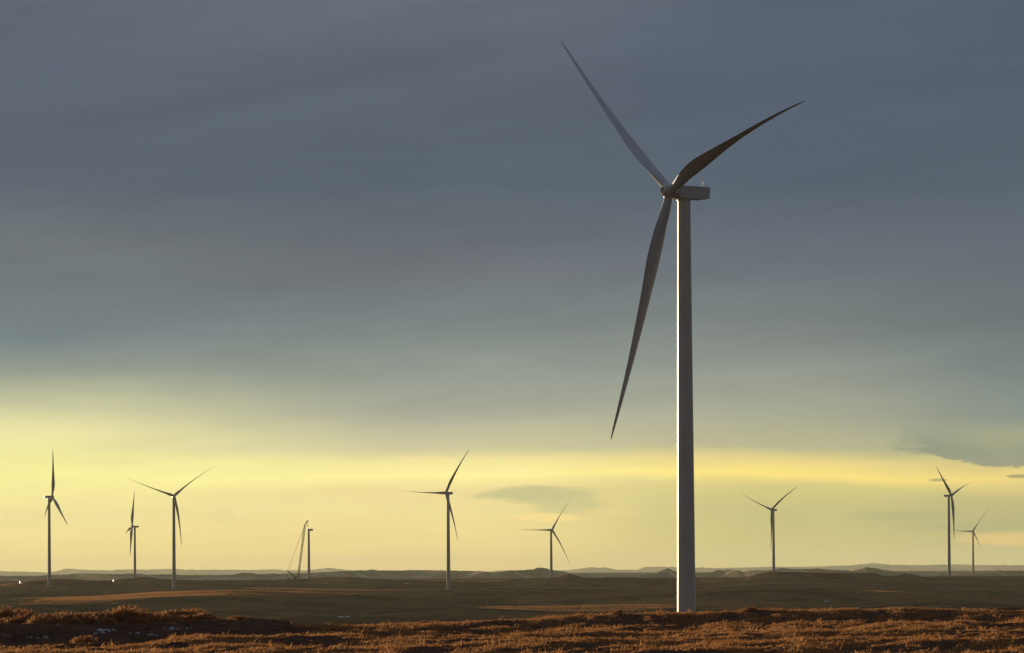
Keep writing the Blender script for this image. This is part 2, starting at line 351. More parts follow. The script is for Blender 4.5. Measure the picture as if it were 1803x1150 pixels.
# ------------------------------------------------------------------ object helpers
def tag(o, label=None, cat=None, group=None, kind=None):
    if label: o['label'] = label
    if cat: o['category'] = cat
    if group: o['group'] = group
    if kind: o['kind'] = kind
    return o
def empty(name, loc):
    o = bpy.data.objects.new(name, None); o.location = loc; C.objects.link(o); return o
class MB:
    def __init__(s): s.v = []; s.f = []
    def add(s, vs, fs):
        k = len(s.v); s.v += [tuple(v) for v in vs]; s.f += [tuple(i + k for i in f) for f in fs]
    def box(s, c, sx, sy, sz, M=None, taper=1.0):
        vs = [Vector((x * sx / 2 * (taper if z > 0 else 1), y * sy / 2 * (taper if z > 0 else 1), z * sz / 2)) for z in (-1, 1) for y in (-1, 1) for x in (-1, 1)]
        if M is not None: vs = [M @ v for v in vs]
        vs = [v + Vector(c) for v in vs]
        s.add(vs, [(0, 2, 3, 1), (4, 5, 7, 6), (0, 1, 5, 4), (2, 6, 7, 3), (0, 4, 6, 2), (1, 3, 7, 5)])
    def lathe(s, prof, o, ax, n=32, ref=None, cap=True):
        """prof: (distance along axis, radius)"""
        ax = Vector(ax).normalized(); ref = Vector(ref) if ref else (Vector((1, 0, 0)) if abs(ax.x) < .8 else Vector((0, 1, 0)))
        e1 = (ref - ax * ref.dot(ax)).normalized(); e2 = ax.cross(e1)
        vs = []; fs = []
        for (h, r) in prof:
            for i in range(n):
                a = 2 * math.pi * i / n; vs.append(Vector(o) + ax * h + (e1 * math.cos(a) + e2 * math.sin(a)) * r)
        for j in range(len(prof) - 1):
            for i in range(n):
                i2 = (i + 1) % n; fs.append((j * n + i, j * n + i2, (j + 1) * n + i2, (j + 1) * n + i))
        if cap:
            fs.append(tuple(range(n - 1, -1, -1))); fs.append(tuple((len(prof) - 1) * n + i for i in range(n)))
        s.add(vs, fs)
    def bar(s, a, b, r, n=5, r2=None):
        a = Vector(a); b = Vector(b); s.lathe([(0, r), ((b - a).length, r2 if r2 is not None else r)], a, b - a, n)
    def build(s, name, m, parent=None, loc=(0, 0, 0), smooth=None, bevel=0.0):
        me = bpy.data.meshes.new(name); me.from_pydata(s.v, [], s.f); me.materials.append(m); me.update()
        if smooth is not None:
            me.polygons.foreach_set('use_smooth', [True] * len(me.polygons))
            try: me.set_sharp_from_angle(angle=R(smooth))
            except Exception: pass
        o = bpy.data.objects.new(name, me); C.objects.link(o); o.location = loc
        if parent: o.parent = parent
        if bevel:
            bv = o.modifiers.new('bevel', 'BEVEL'); bv.width = bevel; bv.segments = 3; bv.limit_method = 'ANGLE'; bv.angle_limit = R(35)
        return o

# ------------------------------------------------------------------ wind turbines
def paint(name, col, rough, streak, spec=0.4):
    m, g, b = mat(name, col, rough, spec)
    tcn = g.node('ShaderNodeTexCoord'); sp = g.node('ShaderNodeSeparateXYZ'); g.l.new(tcn.outputs['Object'], sp.inputs[0])
    v = g.vec(g.m('MULTIPLY', sp.outputs[0], 2.2), g.m('MULTIPLY', sp.outputs[1], 2.2), g.m('MULTIPLY', sp.outputs[2], streak))
    n = g.noise(v, 1.0, 5.0, 0.6)
    c = g.mix(g.sstep(n, 0.45, 0.8, 0.0, 0.55), (*col, 1), (col[0] * .72, col[1] * .68, col[2] * .6, 1))
    g.l.new(c, b.inputs['Base Color'])
    g.l.new(g.sstep(n, 0.3, 0.7, rough - .05, rough + .12), b.inputs['Roughness'])
    return m
m_tower = paint('tower_paint', (0.62, 0.59, 0.53), 0.27, 0.08, 0.5)
m_far_shade = paint('far_shade_paint', (0.46, 0.43, 0.38), 0.7, 0.08, 0.1)      # far turbines: backlit shade put into a darker, duller copy of the paint
m_blade = paint('blade_gelcoat', (0.57, 0.58, 0.59), 0.32, 0.5)
m_nac = paint('nacelle_paint', (0.58, 0.58, 0.56), 0.42, 0.7)
m_dark, _, _ = mat('dark_metal', (0.05, 0.05, 0.055), 0.5)
m_steel, _, _ = mat('galvanised_steel', (0.55, 0.55, 0.55), 0.4, metal=0.6)
m_hub = paint('hub_paint', (0.60, 0.58, 0.53), 0.4, 0.9)

CHORD = [(1.2, 1.95), (2.6, 1.95), (5, 2.45), (8, 3.0), (11, 3.45), (14, 3.7), (17, 3.55), (22, 2.9), (28, 2.3), (35, 1.75), (42, 1.3), (48, .95), (53, .68), (55.5, .45), (56.6, .25), (57, .06)]
THICK = [(1.2, 1.0), (2.6, 1.0), (5, .82), (8, .5), (11, .36), (14, .3), (20, .25), (57, .17)]
TWIST = [(1.2, 16), (8, 15), (14, 10), (24, 5.5), (40, 2), (57, -1)]
def pl(T, x): return float(np.interp(x, [a for a, b in T], [b for a, b in T]))
def blade_mb(d, t, n, coning=3.4, pre=2.5, sag=2.0, lod=1, pitch=0.0):
    """d span, t in-plane tangent, n rotor axis (upwind); the blade is feathered: its chord lies along n"""
    mb = MB(); nst = 40 if lod else 20; nc = 20 if lod else 10
    ss = [1.2 + 55.8 * (i / (nst - 1)) ** 1.05 for i in range(nst)]
    ss[-2] = 56.4; vs = []
    for s_ in ss:
        q = s_ / 57.0; cen = d * (s_ * math.cos(R(coning))) + n * (s_ * math.sin(R(coning))) + t * ((pre - sag * t.z) * q * q - 2.0 * q * (1 - q))
        ch = pl(CHORD, s_) * (1.0 if lod else 1.15); th = pl(THICK, s_) * ch * (1.0 if lod else 1.4); tw = R(pl(TWIST, s_) * .5 + pitch * (max(0.0, min(1.0, 1 - (q - .2) / .35)) if lod else 1.0))
        cd = n * math.cos(tw) + t * math.sin(tw); td = t * math.cos(tw) - n * math.sin(tw)
        rd = max(0.0, min(1.0, (8 - s_) / 6))          # round root
        off = 0.5 * rd + 0.32 * (1 - rd)                # pitch axis from the leading edge
        for i in range(nc):
            a = 2 * math.pi * i / nc
            xx = 0.5 - 0.5 * math.cos(a)                # 0 leading edge .. 1 trailing edge
            circ = 0.5 * math.sin(a)
            foil = math.copysign(1, math.sin(a)) * (2.6 * (0.2969 * math.sqrt(max(xx, 0)) - .126 * xx - .3516 * xx ** 2 + .2843 * xx ** 3 - .1030 * xx ** 4)) * 2.0 * .74 if 0 < xx < 1 else 0.0
            if abs(math.sin(a)) < 1e-6: foil = 0.0
            yy = (circ * rd + foil * 0.5 / 0.385 * (1 - rd) * 1.0) * th
            vs.append(cen + cd * ((xx - off) * ch) + td * yy)
    fs = []
    for j in range(nst - 1):
        for i in range(nc):
            i2 = (i + 1) % nc; fs.append((j * nc + i, j * nc + i2, (j + 1) * nc + i2, (j + 1) * nc + i))
    fs.append(tuple(range(nc - 1, -1, -1))); fs.append(tuple((nst - 1) * nc + i for i in range(nc)))
    mb.add(vs, fs); return mb

def turbine(hx, hy_, dist, yaw, phi, label, near=False, rotor=True, group='wind turbines on the plain', pit=(-5, -5, -5), cone=(3.4, 3.4, 3.4)):
    hub = at(hx, hy_, dist); yaw = R(yaw); phi = R(phi); tilt = R(5)
    n0 = Vector((math.sin(yaw), -math.cos(yaw), 0)); n = n0 * math.cos(tilt) + Vector((0, 0, math.sin(tilt)))
    v = Vector((0, 0, 1)) * math.cos(tilt) - n0 * math.sin(tilt); u = v.cross(n)
    OVER = 3.85
    base = hub - n0 * OVER; bz = ter(base.x, base.y); base.z = bz - 0.05
    root = empty('wind_turbine', base); tag(root, label, 'wind turbine', group)
    hl = hub - base                                      # hub centre in the root's frame
    ht = hl.z - 1.7 - 0.35                               # tower top
    hlx = hl - Vector((0, 0, 0))
    t = MB(); rb, rt = 2.12, 1.45
    prof = []
    joints = [0.0, .24, .5, .76, 1.0]
    for j in range(len(joints) - 1):
        za, zb = joints[j] * ht, joints[j + 1] * ht
        ra, rc_ = rb + (rt - rb) * joints[j], rb + (rt - rb) * joints[j + 1]
        prof += [(za + .12, ra), (zb - .12, rc_)]
        if j < len(joints) - 2: prof += [(zb - .10, rc_ + .035), (zb - .03, rc_ + .035), (zb - .025, rc_ - .02), (zb + .025, rc_ - .02), (zb + .03, rc_ + .035), (zb + .10, rc_ + .035)]
    t.lathe([(-1.5, rb)] + prof + [(ht, rt)], (0, 0, 0), (0, 0, 1), 96 if near else 24)
    tw = t.build('tower', m_tower if near else m_far_shade, root, smooth=30)
    if near:
        d_ = MB(); dirn = Vector((.9, -.4, 0)).normalized(); Mx = Matrix(((-dirn.y, dirn.x, 0), (dirn.x, dirn.y, 0), (0, 0, 1)))
        d_.box(dirn * rb + Vector((0, 0, 2.6)), 1.0, .12, 2.3, Mx); d_.build('door', m_nac, tw, bevel=.03)
    # nacelle, tilted with the rotor axis; local frame n (forward), side, v (up)
    side = v.cross(n).normalized()
    tn = R(2.2); nn = n0 * math.cos(tn) + Vector((0, 0, math.sin(tn))); vn = Vector((0, 0, 1)) * math.cos(tn) - n0 * math.sin(tn)
    Mn = Matrix((nn, side, vn)).transposed()
    c0 = hl                                               # origin: hub centre
    def P(a, b, c_): return c0 + nn * a + side * b + vn * c_
    nb = MB(); hw = 1.75
    # outline along the side: (forward, up); rear lower corner cut, front tapered to the main bearing
    outl = [(-1.9, 1.05), (-2.4, 1.35), (-9.7, 1.42), (-9.8, 1.3), (-9.65, -1.1), (-8.2, -1.42), (-2.2, -1.35), (-1.9, -1.1)]
    vs = []
    for sgn in (-1, 1):
        for (a, c_) in outl: vs.append(P(a, sgn * (hw if a < -2 else hw * .8), c_))
    k = len(outl)
    fs = [tuple(range(k)), tuple(range(2 * k - 1, k - 1, -1))] + [(i, i + k, (i + 1) % k + k, (i + 1) % k) for i in range(k)]
    nb.add(vs, fs)
    nac = nb.build('nacelle', m_nac, root, smooth=40, bevel=.16 if near else 0)
    # yaw bearing collar between tower and nacelle, and the bed frame nose under the main shaft
    y = MB(); y.lathe([(ht - .02, rt * 1.12), (ht + .30, rt * 1.12), (ht + .32, rt), (ht + .75, rt)], (0, 0, 0), (0, 0, 1), 40 if near else 16)
    y.build('yaw_collar', m_nac, root, smooth=30)
    if near:
        q = MB(); q.box(P(-2.55, 0, -1.5), 1.7, 2.2, .42, Mn); q.build('bed_frame', m_hub, nac, bevel=.05)
        q = MB(); q.box(P(-8.1, .2, 1.46), 1.6, 1.5, .12, Mn); q.build('roof_hatch', m_dark, nac, bevel=.02)
        q = MB(); p0 = P(-8.75, .1, 1.4)
        q.bar(p0, p0 + v * 1.55, .05, 8); q.bar(p0 + v * .85 - n * .35, p0 + v * .85 + n * .35, .03, 6)
        q.bar(p0 + n * .35 + v * .85, p0 + n * .35 + v * 1.15, .035, 6)
        q.lathe([(0, .03), (.05, .12), (.22, .12), (.28, .03)], p0 - n * .35 + v * .85, v, 10)
        q.lathe([(0, .09), (.35, .09), (.45, .03)], p0 + v * 1.35, v, 10)
        q.bar(p0 + v * .9, p0 - n * .28, .025, 6)
        q.build('weather_mast', m_steel, nac, smooth=40)
        for a_, b_ in ((-7.4, -.6), (-9.3, .5)):
            q = MB(); q.lathe([(0, .16), (.3, .16), (.42, .1), (.45, .02)], P(a_, b_, 1.42), v, 14); q.build('beacon', m_steel, nac, smooth=40)
    if rotor:
        hb = MB()
        hb.lathe([(-1.9, 1.2), (-1.75, 1.42), (-.9, 1.5), (.6, 1.48), (1.35, 1.3), (1.85, .98), (1.95, .86), (1.95, .62), (1.55, .58), (1.5, .1)], c0, n, 40 if near else 16)
        hbo = hb.build('hub', m_hub, root, smooth=35)
        for k_ in range(3):
            a = phi + k_ * 2 * math.pi / 3
            d = u * math.sin(a) + v * math.cos(a); tt = u * math.cos(a) - v * math.sin(a)
            dc = d * math.cos(R(3.4)) + n * math.sin(R(3.4))
            if near:
                q = MB(); q.lathe([(.6, 1.02), (1.62, 1.02), (1.66, 1.0), (1.7, .9)], c0, dc, 36); q.build('blade_collar', m_hub, hbo, smooth=35)
            blade_mb(d, tt, n, coning=cone[k_], lod=near, pitch=pit[k_]).build('blade', m_blade if near else m_far_shade, root, loc=c0, smooth=60)
    else:
        q = MB(); q.lathe([(-2.3, .7), (-1.2, .7), (-1.15, .95), (-.9, .95), (-.85, .3)], c0, n, 16); q.build('main_shaft', m_steel, root, smooth=35)
    return root

turbine(1179.0, 336.5, 1133.5, -57.35, 70.0, 'largest wind turbine, standing close up beyond the grassy rise, long blades against the grey sky', near=True, pit=(-24, -12, -3), cone=(3.8, 3.25, 3.8))
turbine(92.0, 874.6, 6114, 111.65, 110.05, 'distant wind turbine at the far left with nacelle pointing left and one blade straight up')
turbine(232.8, 927.2, 7700, -79.3, 19.65, 'small far wind turbine seen edge-on, between the leftmost turbine and the wide Y-shaped one')
turbine(306.6, 873.2, 5686, 10.06, 50.1, 'distant wind turbine facing the camera, blades spread in a wide Y, left of crane', pit=(-5, -32, -5))
turbine(784.8, 868.0, 5463, -40.1, 32.05, 'distant wind turbine in the middle, one blade level left, foot low on the plain')
turbine(972.1, 933.1, 7398, 22.5, 30.5, 'small wind turbine left of the big tower, beside a little cone hill')
turbine(1358.45, 897.6, 6996, -42.5, 52.6, 'distant wind turbine on the flat mesa right of the big tower, blades in a V')
turbine(1675.3, 872.5, 6482, 59.5, 68.4, 'taller of the two overlapping wind turbines at the right edge, nacelle pointing left')
turbine(1712.9, 935.6, 9743, -8.9, 32.3, 'fainter smaller wind turbine behind the tall one at the far right')
turbine(539.4, 932.7, 7400, -62.0, 0.0, 'unfinished wind turbine without blades beside the crane', rotor=False)
bpy.data.objects['wind_turbine.009']['group'] = 'wind turbines on the plain'

# ------------------------------------------------------------------ crane
m_red, _, _ = mat('crane_red', (0.42, 0.07, 0.04), 0.45)
m_boom, _, _ = mat('boom_steel', (0.10, 0.065, 0.04), 0.6)
m_wire, _, _ = mat('wire_rope', (0.09, 0.08, 0.07), 0.6)
m_white = paint('white_sheet', (0.75, 0.74, 0.70), 0.45, 1.0)
def crane():
    Rr = 7380.0; b = at(523.2, 1020.5, Rr); gz = ter(b.x, b.y); b.z = gz
    root = empty('crawler_crane', b); tag(root, 'tall lattice boom crawler crane leaning beside the unfinished turbine tower', 'crane')
    k = Rr / FPX
    def Q(x, y, dy=0.0):                                  # a point of the crane's own upright plane
        p = at(x, y, Rr) - Vector(b); p.y += dy; return p
    for s in (-1, 1):
        q = MB(); q.box((0, s * 3.2, .9), 9.5, 1.4, 1.8); q.build('crawler_track', m_dark, root, bevel=.4)
    q = MB(); q.box((0, 0, 1.5), 5, 5, .9); q.lathe([(1.9, 1.7), (2.4, 1.7)], (0, 0, 0), (0, 0, 1), 20); q.build('undercarriage', m_red, root)
    q = MB(); q.box((-1.8, 0, 3.8), 9.5, 3.2, 2.7); q.box((-5.2, 0, 3.6), 2.6, 5.4, 2.4)
    body = q.build('superstructure', m_red, root, bevel=.15)
    q = MB(); q.box((1.6, -2.6, 3.9), 2.4, 1.6, 2.4); cb = q.build('cab', m_white, root, bevel=.15)
    q = MB(); q.box((2.2, -2.6, 4.2), 1.3, 1.7, 1.1); q.build('window', m_dark, cb)
    def lattice(name, A, B, w, n, m, taper=4, parent=root):
        A = Vector(A); B = Vector(B); ax = (B - A).normalized(); e1 = Vector((0, 1, 0)); e2 = ax.cross(e1)
        q = MB(); L = (B - A).length; rings = []
        for i in range(n + 1):
            f = i / n; ww = w * min(1.0, .3 + f * taper, .3 + (1 - f) * taper)
            c_ = A + ax * L * f; rings.append([c_ + e1 * a * ww / 2 + e2 * b_ * ww / 2 for a, b_ in ((-1, -1), (1, -1), (1, 1), (-1, 1))])
        for i in range(n):
            for j in range(4):
                q.bar(rings[i][j], rings[i + 1][j], .3, 4)
                j2 = (j + 1) % 4
                q.bar(rings[i][j], rings[i + 1][j2], .17, 4) if i % 2 else q.bar(rings[i][j2], rings[i + 1][j], .17, 4)
                q.bar(rings[i][j], rings[i][j2], .1, 4)
        return q.build(name, m, parent)
    foot = Vector((1.2, 0, 4.0)); head = Q(537.0, 923.6); tip = Q(542.8, 916.0)
    boom = lattice('boom', foot, head, 2.3, 40, m_boom, 9)
    for f in (.17, .22, .62, .98):
        q = MB(); c_ = foot + (head - foot) * f; q.box(c_, 2.6, 2.6, .7); q.build('boom_joint', m_dark, boom)
    lattice('jib', head, tip, 1.3, 6, m_dark)
    mast = Q(506.3, 1005.5)
    lattice('mast', Vector((-1.0, 0, 4.5)), mast, 1.4, 8, m_dark)
    q = MB()
    for s in (-1, 1):
        q.bar(mast + Vector((0, s * .6, 0)), foot + (head - foot) * .97 + Vector((0, s * .6, 0)), .13, 5)
    p1 = mast + (head - mast) * .12; q.box(p1, .9, 1.2, .9)
    p2 = mast + (head - mast) * .62; q.box(p2, .7, 1.2, .7)
    q.bar(mast, head, .09, 5); q.build('pendant_line', m_wire, root)
    cwp = Vector((mast.x + .3, 0, 2.4)); q = MB(); q.box(cwp, 4.2, 5, 2.6); q.box(cwp + Vector((0, 0, 1.7)), 3.2, 4, .8)
    q.build('counterweight', m_red, root, bevel=.1)
    q = MB()
    for s in (-1, 1): q.bar(mast + Vector((0, s * .6, 0)), cwp + Vector((0, s * 1.5, 1.8)), .16, 5)
    q.build('counterweight_line', m_wire, root)
    hook = Q(541.6, 925.2); q = MB(); q.bar(tip, hook, .14, 5); q.bar(hook, Q(541.6, 930.4), .06, 5); ln = q.build('hoist_line', m_wire, root)
    q = MB(); q.box(hook, 1.3, .9, 1.6); q.lathe([(-1.3, .1), (-.9, .35), (-.7, .2)], hook, (0, 0, 1), 10); q.build('hook_block', m_dark, ln)
crane()

def trailer(x, y, r, L, w, h, rot, label, group=None):
    p = at(x, y, r); p.z = ter(p.x, p.y)
    root = empty('site_trailer', p); tag(root, label, 'trailer', group)
    Mz = Matrix.Rotation(R(rot), 3, 'Z')
    q = MB(); q.box((0, 0, .6 + h / 2), L, w, h, Mz); bd = q.build('body', m_white, root, bevel=.12)
    q = MB(); q.box((0, 0, .5), L * .96, w * .7, .2, Mz); q.build('frame', m_dark, root)
    for s in (-1, 1):
        q = MB(); q.lathe([(-.15, .45), (.15, .45)], Mz @ Vector((L * .18, s * w * .45, .45)), Mz @ Vector((0, 1, 0)), 14); q.build('wheel', m_dark, root)
    q = MB(); q.box(Mz @ Vector((L * .1, w / 2 + .02, 1.5)), .9, .08, 1.9, Mz); q.build('door', m_nac, bd)
p0, rt0 = hit(38, 1027.5, 3000)
trailer(36.2, 1027, rt0, 5.2, 2.4, 2.3, 106, 'left one of two white site trailers side by side at the far left ridge', 'white site trailers')
trailer(40.0, 1027, rt0 - 4, 5.2, 2.4, 2.3, 104, 'right one of two white site trailers side by side at the far left ridge', 'white site trailers')
p0, rt1 = hit(200.5, 1024.5, 3000)
trailer(200.5, 1024, rt1, 4.0, 1.8, 1.7, 108, 'tiny white trailer alone left of the edge-on turbine', 'white site trailers')

# ------------------------------------------------------------------ plants of the foreground
def plant_mat(name, cols, trans):
    m = bpy.data.materials.new(name); m.use_nodes = True; g = NG(m.node_tree); g.n.clear()
    o = g.node('ShaderNodeOutputMaterial'); d = g.node('ShaderNodeBsdfDiffuse'); t = g.node('ShaderNodeBsdfTranslucent'); mx = g.node('ShaderNodeMixShader')
    geo_ = g.node('ShaderNodeNewGeometry'); P = geo_.outputs['Position']
    rp = geo_.outputs['Random Per Island']
    n = g.noise(P, 0.35, 3.0, 0.5)
    f = g.m('ADD', g.m('MULTIPLY', rp, 0.6), g.m('MULTIPLY', n, 0.5))
    c = g.ramp(f, [(i / (len(cols) - 1), (*c_, 1)) for i, c_ in enumerate(cols)])
    g.l.new(c, d.inputs[0]); g.l.new(c, t.inputs[0]); mx.inputs[0].default_value = trans
    g.l.new(d.outputs[0], mx.inputs[1]); g.l.new(t.outputs[0], mx.inputs[2]); g.l.new(mx.outputs[0], o.inputs[0])
    return m
m_grass = plant_mat('dry_grass', [(0.15, 0.065, 0.032), (0.40, 0.18, 0.068), (0.58, 0.285, 0.11), (0.72, 0.43, 0.18)], 0.45)
m_sage = plant_mat('sagebrush', [(0.18, 0.085, 0.045), (0.40, 0.20, 0.09), (0.56, 0.31, 0.14)], 0.5)
m_stem, _, _ = mat('bark', (0.10, 0.065, 0.045), 0.9)

def grass():
    N = 210000
    rr = np.sqrt(rng.uniform(88 ** 2, 172 ** 2, N)); aa = rng.uniform(-0.118, 0.118, N)
    wx = np.sin(aa) * rr; wy = np.cos(aa) * rr
    ua = wx - 0.18 * wy; dens = 1.2 * fbm(ua / 1.9, wy / 9.0, 91, 3, .6) + 0.5 * fbm(wx / .5, wy / .8, 95, 2)
    i_ = lambda A: np.interp(901.5 + FPX * np.tan(aa), fgx, A)
    ra = i_(fr0); rb = ra + i_(fd1) + i_(fd2); lf = np.clip((1300 - (901.5 + FPX * np.tan(aa))) / 800, 0, 1)
    bank = (rr > ra + .5) & (rr < rb + 1)
    keep = (dens > rng.uniform(-.5, .38, N)) & ~(bank & (rng.random(N) < .15 + .8 * lf)) & ~((rr > ra + 2) & (lf > .98) & (aa < -0.037) & (rng.random(N) < .93)); rr, aa, wx, wy, dens = (q[keep] for q in (rr, aa, wx, wy, dens))
    n = len(rr); z = terrain(aa, rr)
    tall = (0.03 + 0.05 * rng.random(n) ** 2) * (0.8 + 0.6 * np.clip(dens, 0, 1)); tall = np.where(rng.random(n) < .02, tall * 2.4, tall)
    B = 6
    cx = np.repeat(wx, B) + rng.normal(0, .045, n * B); cy = np.repeat(wy, B) + rng.normal(0, .045, n * B); cz = np.repeat(z, B) - .01
    hh = np.repeat(tall, B) * rng.uniform(.6, 1.15, n * B)
    an = rng.uniform(0, math.pi, n * B); w = rng.uniform(.009, .019, n * B)
    lx = rng.normal(0, .45, n * B) * hh + hh * .25; ly = rng.normal(0, .45, n * B) * hh
    dx = np.cos(an) * w; dy = np.sin(an) * w
    a = np.stack([cx - dx, cy - dy, cz], -1); b = np.stack([cx + dx, cy + dy, cz], -1)
    c_ = np.stack([cx + lx * .4 + dx * .7, cy + ly * .4 + dy * .7, cz + hh * .6], -1); e = np.stack([cx + lx * .4 - dx * .7, cy + ly * .4 - dy * .7, cz + hh * .6], -1)
    tip = np.stack([cx + lx, cy + ly, cz + hh], -1)
    m_ = n * B; co = np.concatenate([a, b, c_, e, tip])
    i = np.arange(m_)
    f = np.concatenate([np.stack([i, i + m_, i + 2 * m_], -1), np.stack([i, i + 2 * m_, i + 3 * m_], -1), np.stack([i + 3 * m_, i + 2 * m_, i + 4 * m_], -1)])
    me = np_mesh('dry_grass', co, f, False); me.materials.append(m_grass)
    o = bpy.data.objects.new('dry_grass', me); C.objects.link(o)
    tag(o, 'short rust coloured dry prairie grass covering the near rise', 'grass', kind='stuff')
grass()

def sunband_grass():
    """standing dry grass added on the swell tops to make the bands of sunlight"""
    parts = []
    for (x0, x1, ra, rb, n) in [(20, 640, 4040, 4420, 60000), (820, 1200, 3180, 3420, 9000), (1280, 1803, 2460, 2650, 3000), (430, 760, 5080, 5330, 9000),
                                (-60, 140, 6080, 6330, 6000), (1370, 1480, 6080, 6260, 3500), (1500, 1803, 4060, 4300, 6000), (560, 900, 6100, 6350, 6000)]:
        xx = rng.uniform(x0, x1, n); rr = rng.uniform(ra, rb, n)
        edge = np.clip(np.minimum(xx - x0, x1 - xx) / (0.22 * (x1 - x0)), 0, 1)
        aa = np.arctan((xx - 901.5) / FPX); wx = np.sin(aa) * rr; wy = np.cos(aa) * rr
        k = edge + 0.8 * fbm(wx / 35, wy / 60, 121, 3) > rng.uniform(0.1, 0.9, n)
        parts.append(np.stack([aa[k], rr[k]]))
    aa, rr = np.concatenate(parts, 1); n = len(aa); z = terrain(aa, rr); wx = np.sin(aa) * rr; wy = np.cos(aa) * rr
    B = 4; m_ = n * B
    cx = np.repeat(wx, B) + rng.normal(0, .25, m_); cy = np.repeat(wy, B) + rng.normal(0, .25, m_); cz = np.repeat(z, B) - .05
    hh = rng.uniform(.3, .65, m_); an = rng.uniform(0, math.pi, m_); w = rng.uniform(.05, .11, m_)
    dx = np.cos(an) * w; dy = np.sin(an) * w; lx = rng.normal(0, .3, m_) * hh; ly = rng.normal(0, .3, m_) * hh
    a = np.stack([cx - dx, cy - dy, cz], -1); b = np.stack([cx + dx, cy + dy, cz], -1); tip = np.stack([cx + lx, cy + ly, cz + hh], -1)
    i = np.arange(m_); me = np_mesh('sunband_grass', np.concatenate([a, b, tip]), np.stack([i, i + m_, i + 2 * m_], -1), False)
    me.materials.append(m_grass); o = bpy.data.objects.new('sunband_grass', me); C.objects.link(o)
    tag(o, 'tawny standing grass added to form the sunlit bands across the far plain', 'grass', kind='stuff')
sunband_grass()

def bush_meshes(seed, hgt=.5, spread=.6, n=420):
    r_ = random.Random(seed); st = MB(); vs = []; fs = []
    for i in range(14):
        a = r_.uniform(0, 6.28); q = r_.uniform(.1, .75) * spread
        p0 = Vector((math.cos(a) * .06, math.sin(a) * .06, -.05)); p1 = Vector((math.cos(a) * q * .6, math.sin(a) * q * .6, hgt * r_.uniform(.3, .5))); p2 = p1 + Vector((math.cos(a) * q * .3, math.sin(a) * q * .3, hgt * r_.uniform(.2, .35)))
        st.bar(p0, p1, .014, 4, .009); st.bar(p1, p2, .009, 4, .004)
    lob = [(r_.uniform(0, 6.28), r_.uniform(.1, .8) * spread, r_.uniform(.65, 1.05) * hgt) for _ in range(9)]
    for i in range(n):
        a, q, hh = r_.choice(lob); cx, cy = math.cos(a) * q, math.sin(a) * q
        px, py = cx + r_.gauss(0, .10), cy + r_.gauss(0, .10)
        rad = math.hypot(px, py) / (spread * 1.1); zt = hh * (1 - .35 * rad * rad) * r_.uniform(.35, 1.0)
        L = r_.uniform(.06, .15); dirv = Vector((px * .6 + r_.gauss(0, .18), py * .6 + r_.gauss(0, .18), 1)).normalized()
        p = Vector((px, py, max(.02, zt - L))); sd_ = dirv.orthogonal().normalized(); sd_ = Matrix.Rotation(r_.uniform(0, 6.28), 3, dirv) @ sd_
        w = r_.uniform(.008, .018); k = len(vs)
        vs += [p - sd_ * w * .5, p + sd_ * w * .5, p + dirv * L * .6 + sd_ * w, p + dirv * L * .6 - sd_ * w, p + dirv * L]
        fs += [(k, k + 1, k + 2, k + 3), (k + 3, k + 2, k + 4)]
    fo = MB(); fo.v = [tuple(v) for v in vs]; fo.f = fs
    return fo, st
protos = []
for sd_i, (h_, s_) in enumerate(((.50, .62), (.42, .75), (.36, .55), (.52, .48))):
    fo, st = bush_meshes(sd_i + 3, h_, s_, 900)
    mf = bpy.data.meshes.new('foliage'); mf.from_pydata(fo.v, [], fo.f); mf.materials.append(m_sage)
    ms = bpy.data.meshes.new('stem'); ms.from_pydata(st.v, [], st.f); ms.materials.append(m_stem)
    protos.append((mf, ms, h_))
BCOM = 'rust-brown sagebrush bush in the row along the shaded bank at the lower left'
def bush(x, r, hpx, kind, label=BCOM, wide=1.0, group='sagebrush on the shaded bank'):
    d = ray(x, 1090); p = Vector((d[0] * r, d[1] * r, 0)); p.z = ter(p.x, p.y) - .02
    mf, ms, h_ = protos[kind]
    root = empty('sagebrush', p); tag(root, label, 'bush', group)
    s = 1.05 * hpx * r / FPX / h_; root.scale = (s * wide, s * wide, s); root.rotation_euler = (0, 0, random.uniform(0, 6.28))
    for nm, me in (('foliage', mf), ('stem', ms)):
        o = bpy.data.objects.new(nm, me); C.objects.link(o); o.parent = root
def crest_r(x):
    d = ray(x, 1090); rs = np.linspace(135, 175, 300); h = terrain(np.full_like(rs, math.atan2(d[0], d[1])), rs)
    return float(rs[np.argmin(-h / rs)])
rows = [(6, 33, 3), (24, 26, 1), (46, 19, 2), (62, 20, 1), (84, 21, 2), (101, 23, 0), (118, 24, 3), (134, 21, 2), (150, 21, 1), (168, 21, 2), (184, 24, 0), (199, 27, 3),
        (213, 31, 0), (228, 33, 3), (241, 22, 1), (256, 17, 2), (271, 18, 1), (287, 20, 2), (302, 20, 0), (318, 22, 1), (331, 25, 3), (346, 25, 0), (362, 15, 2)]
for i, (x, hp, kd) in enumerate(rows):
    lab = BCOM
    if x == 228: lab = 'tallest rust-brown sagebrush in the middle of the bank row at lower left'
    if x == 6: lab = 'tall sagebrush cut by the left edge of the picture'
    if x == 346: lab = 'tall sagebrush near the right end of the bank row'
    bush(x, crest_r(x) + random.uniform(-.8, .6), hp, kd, lab)
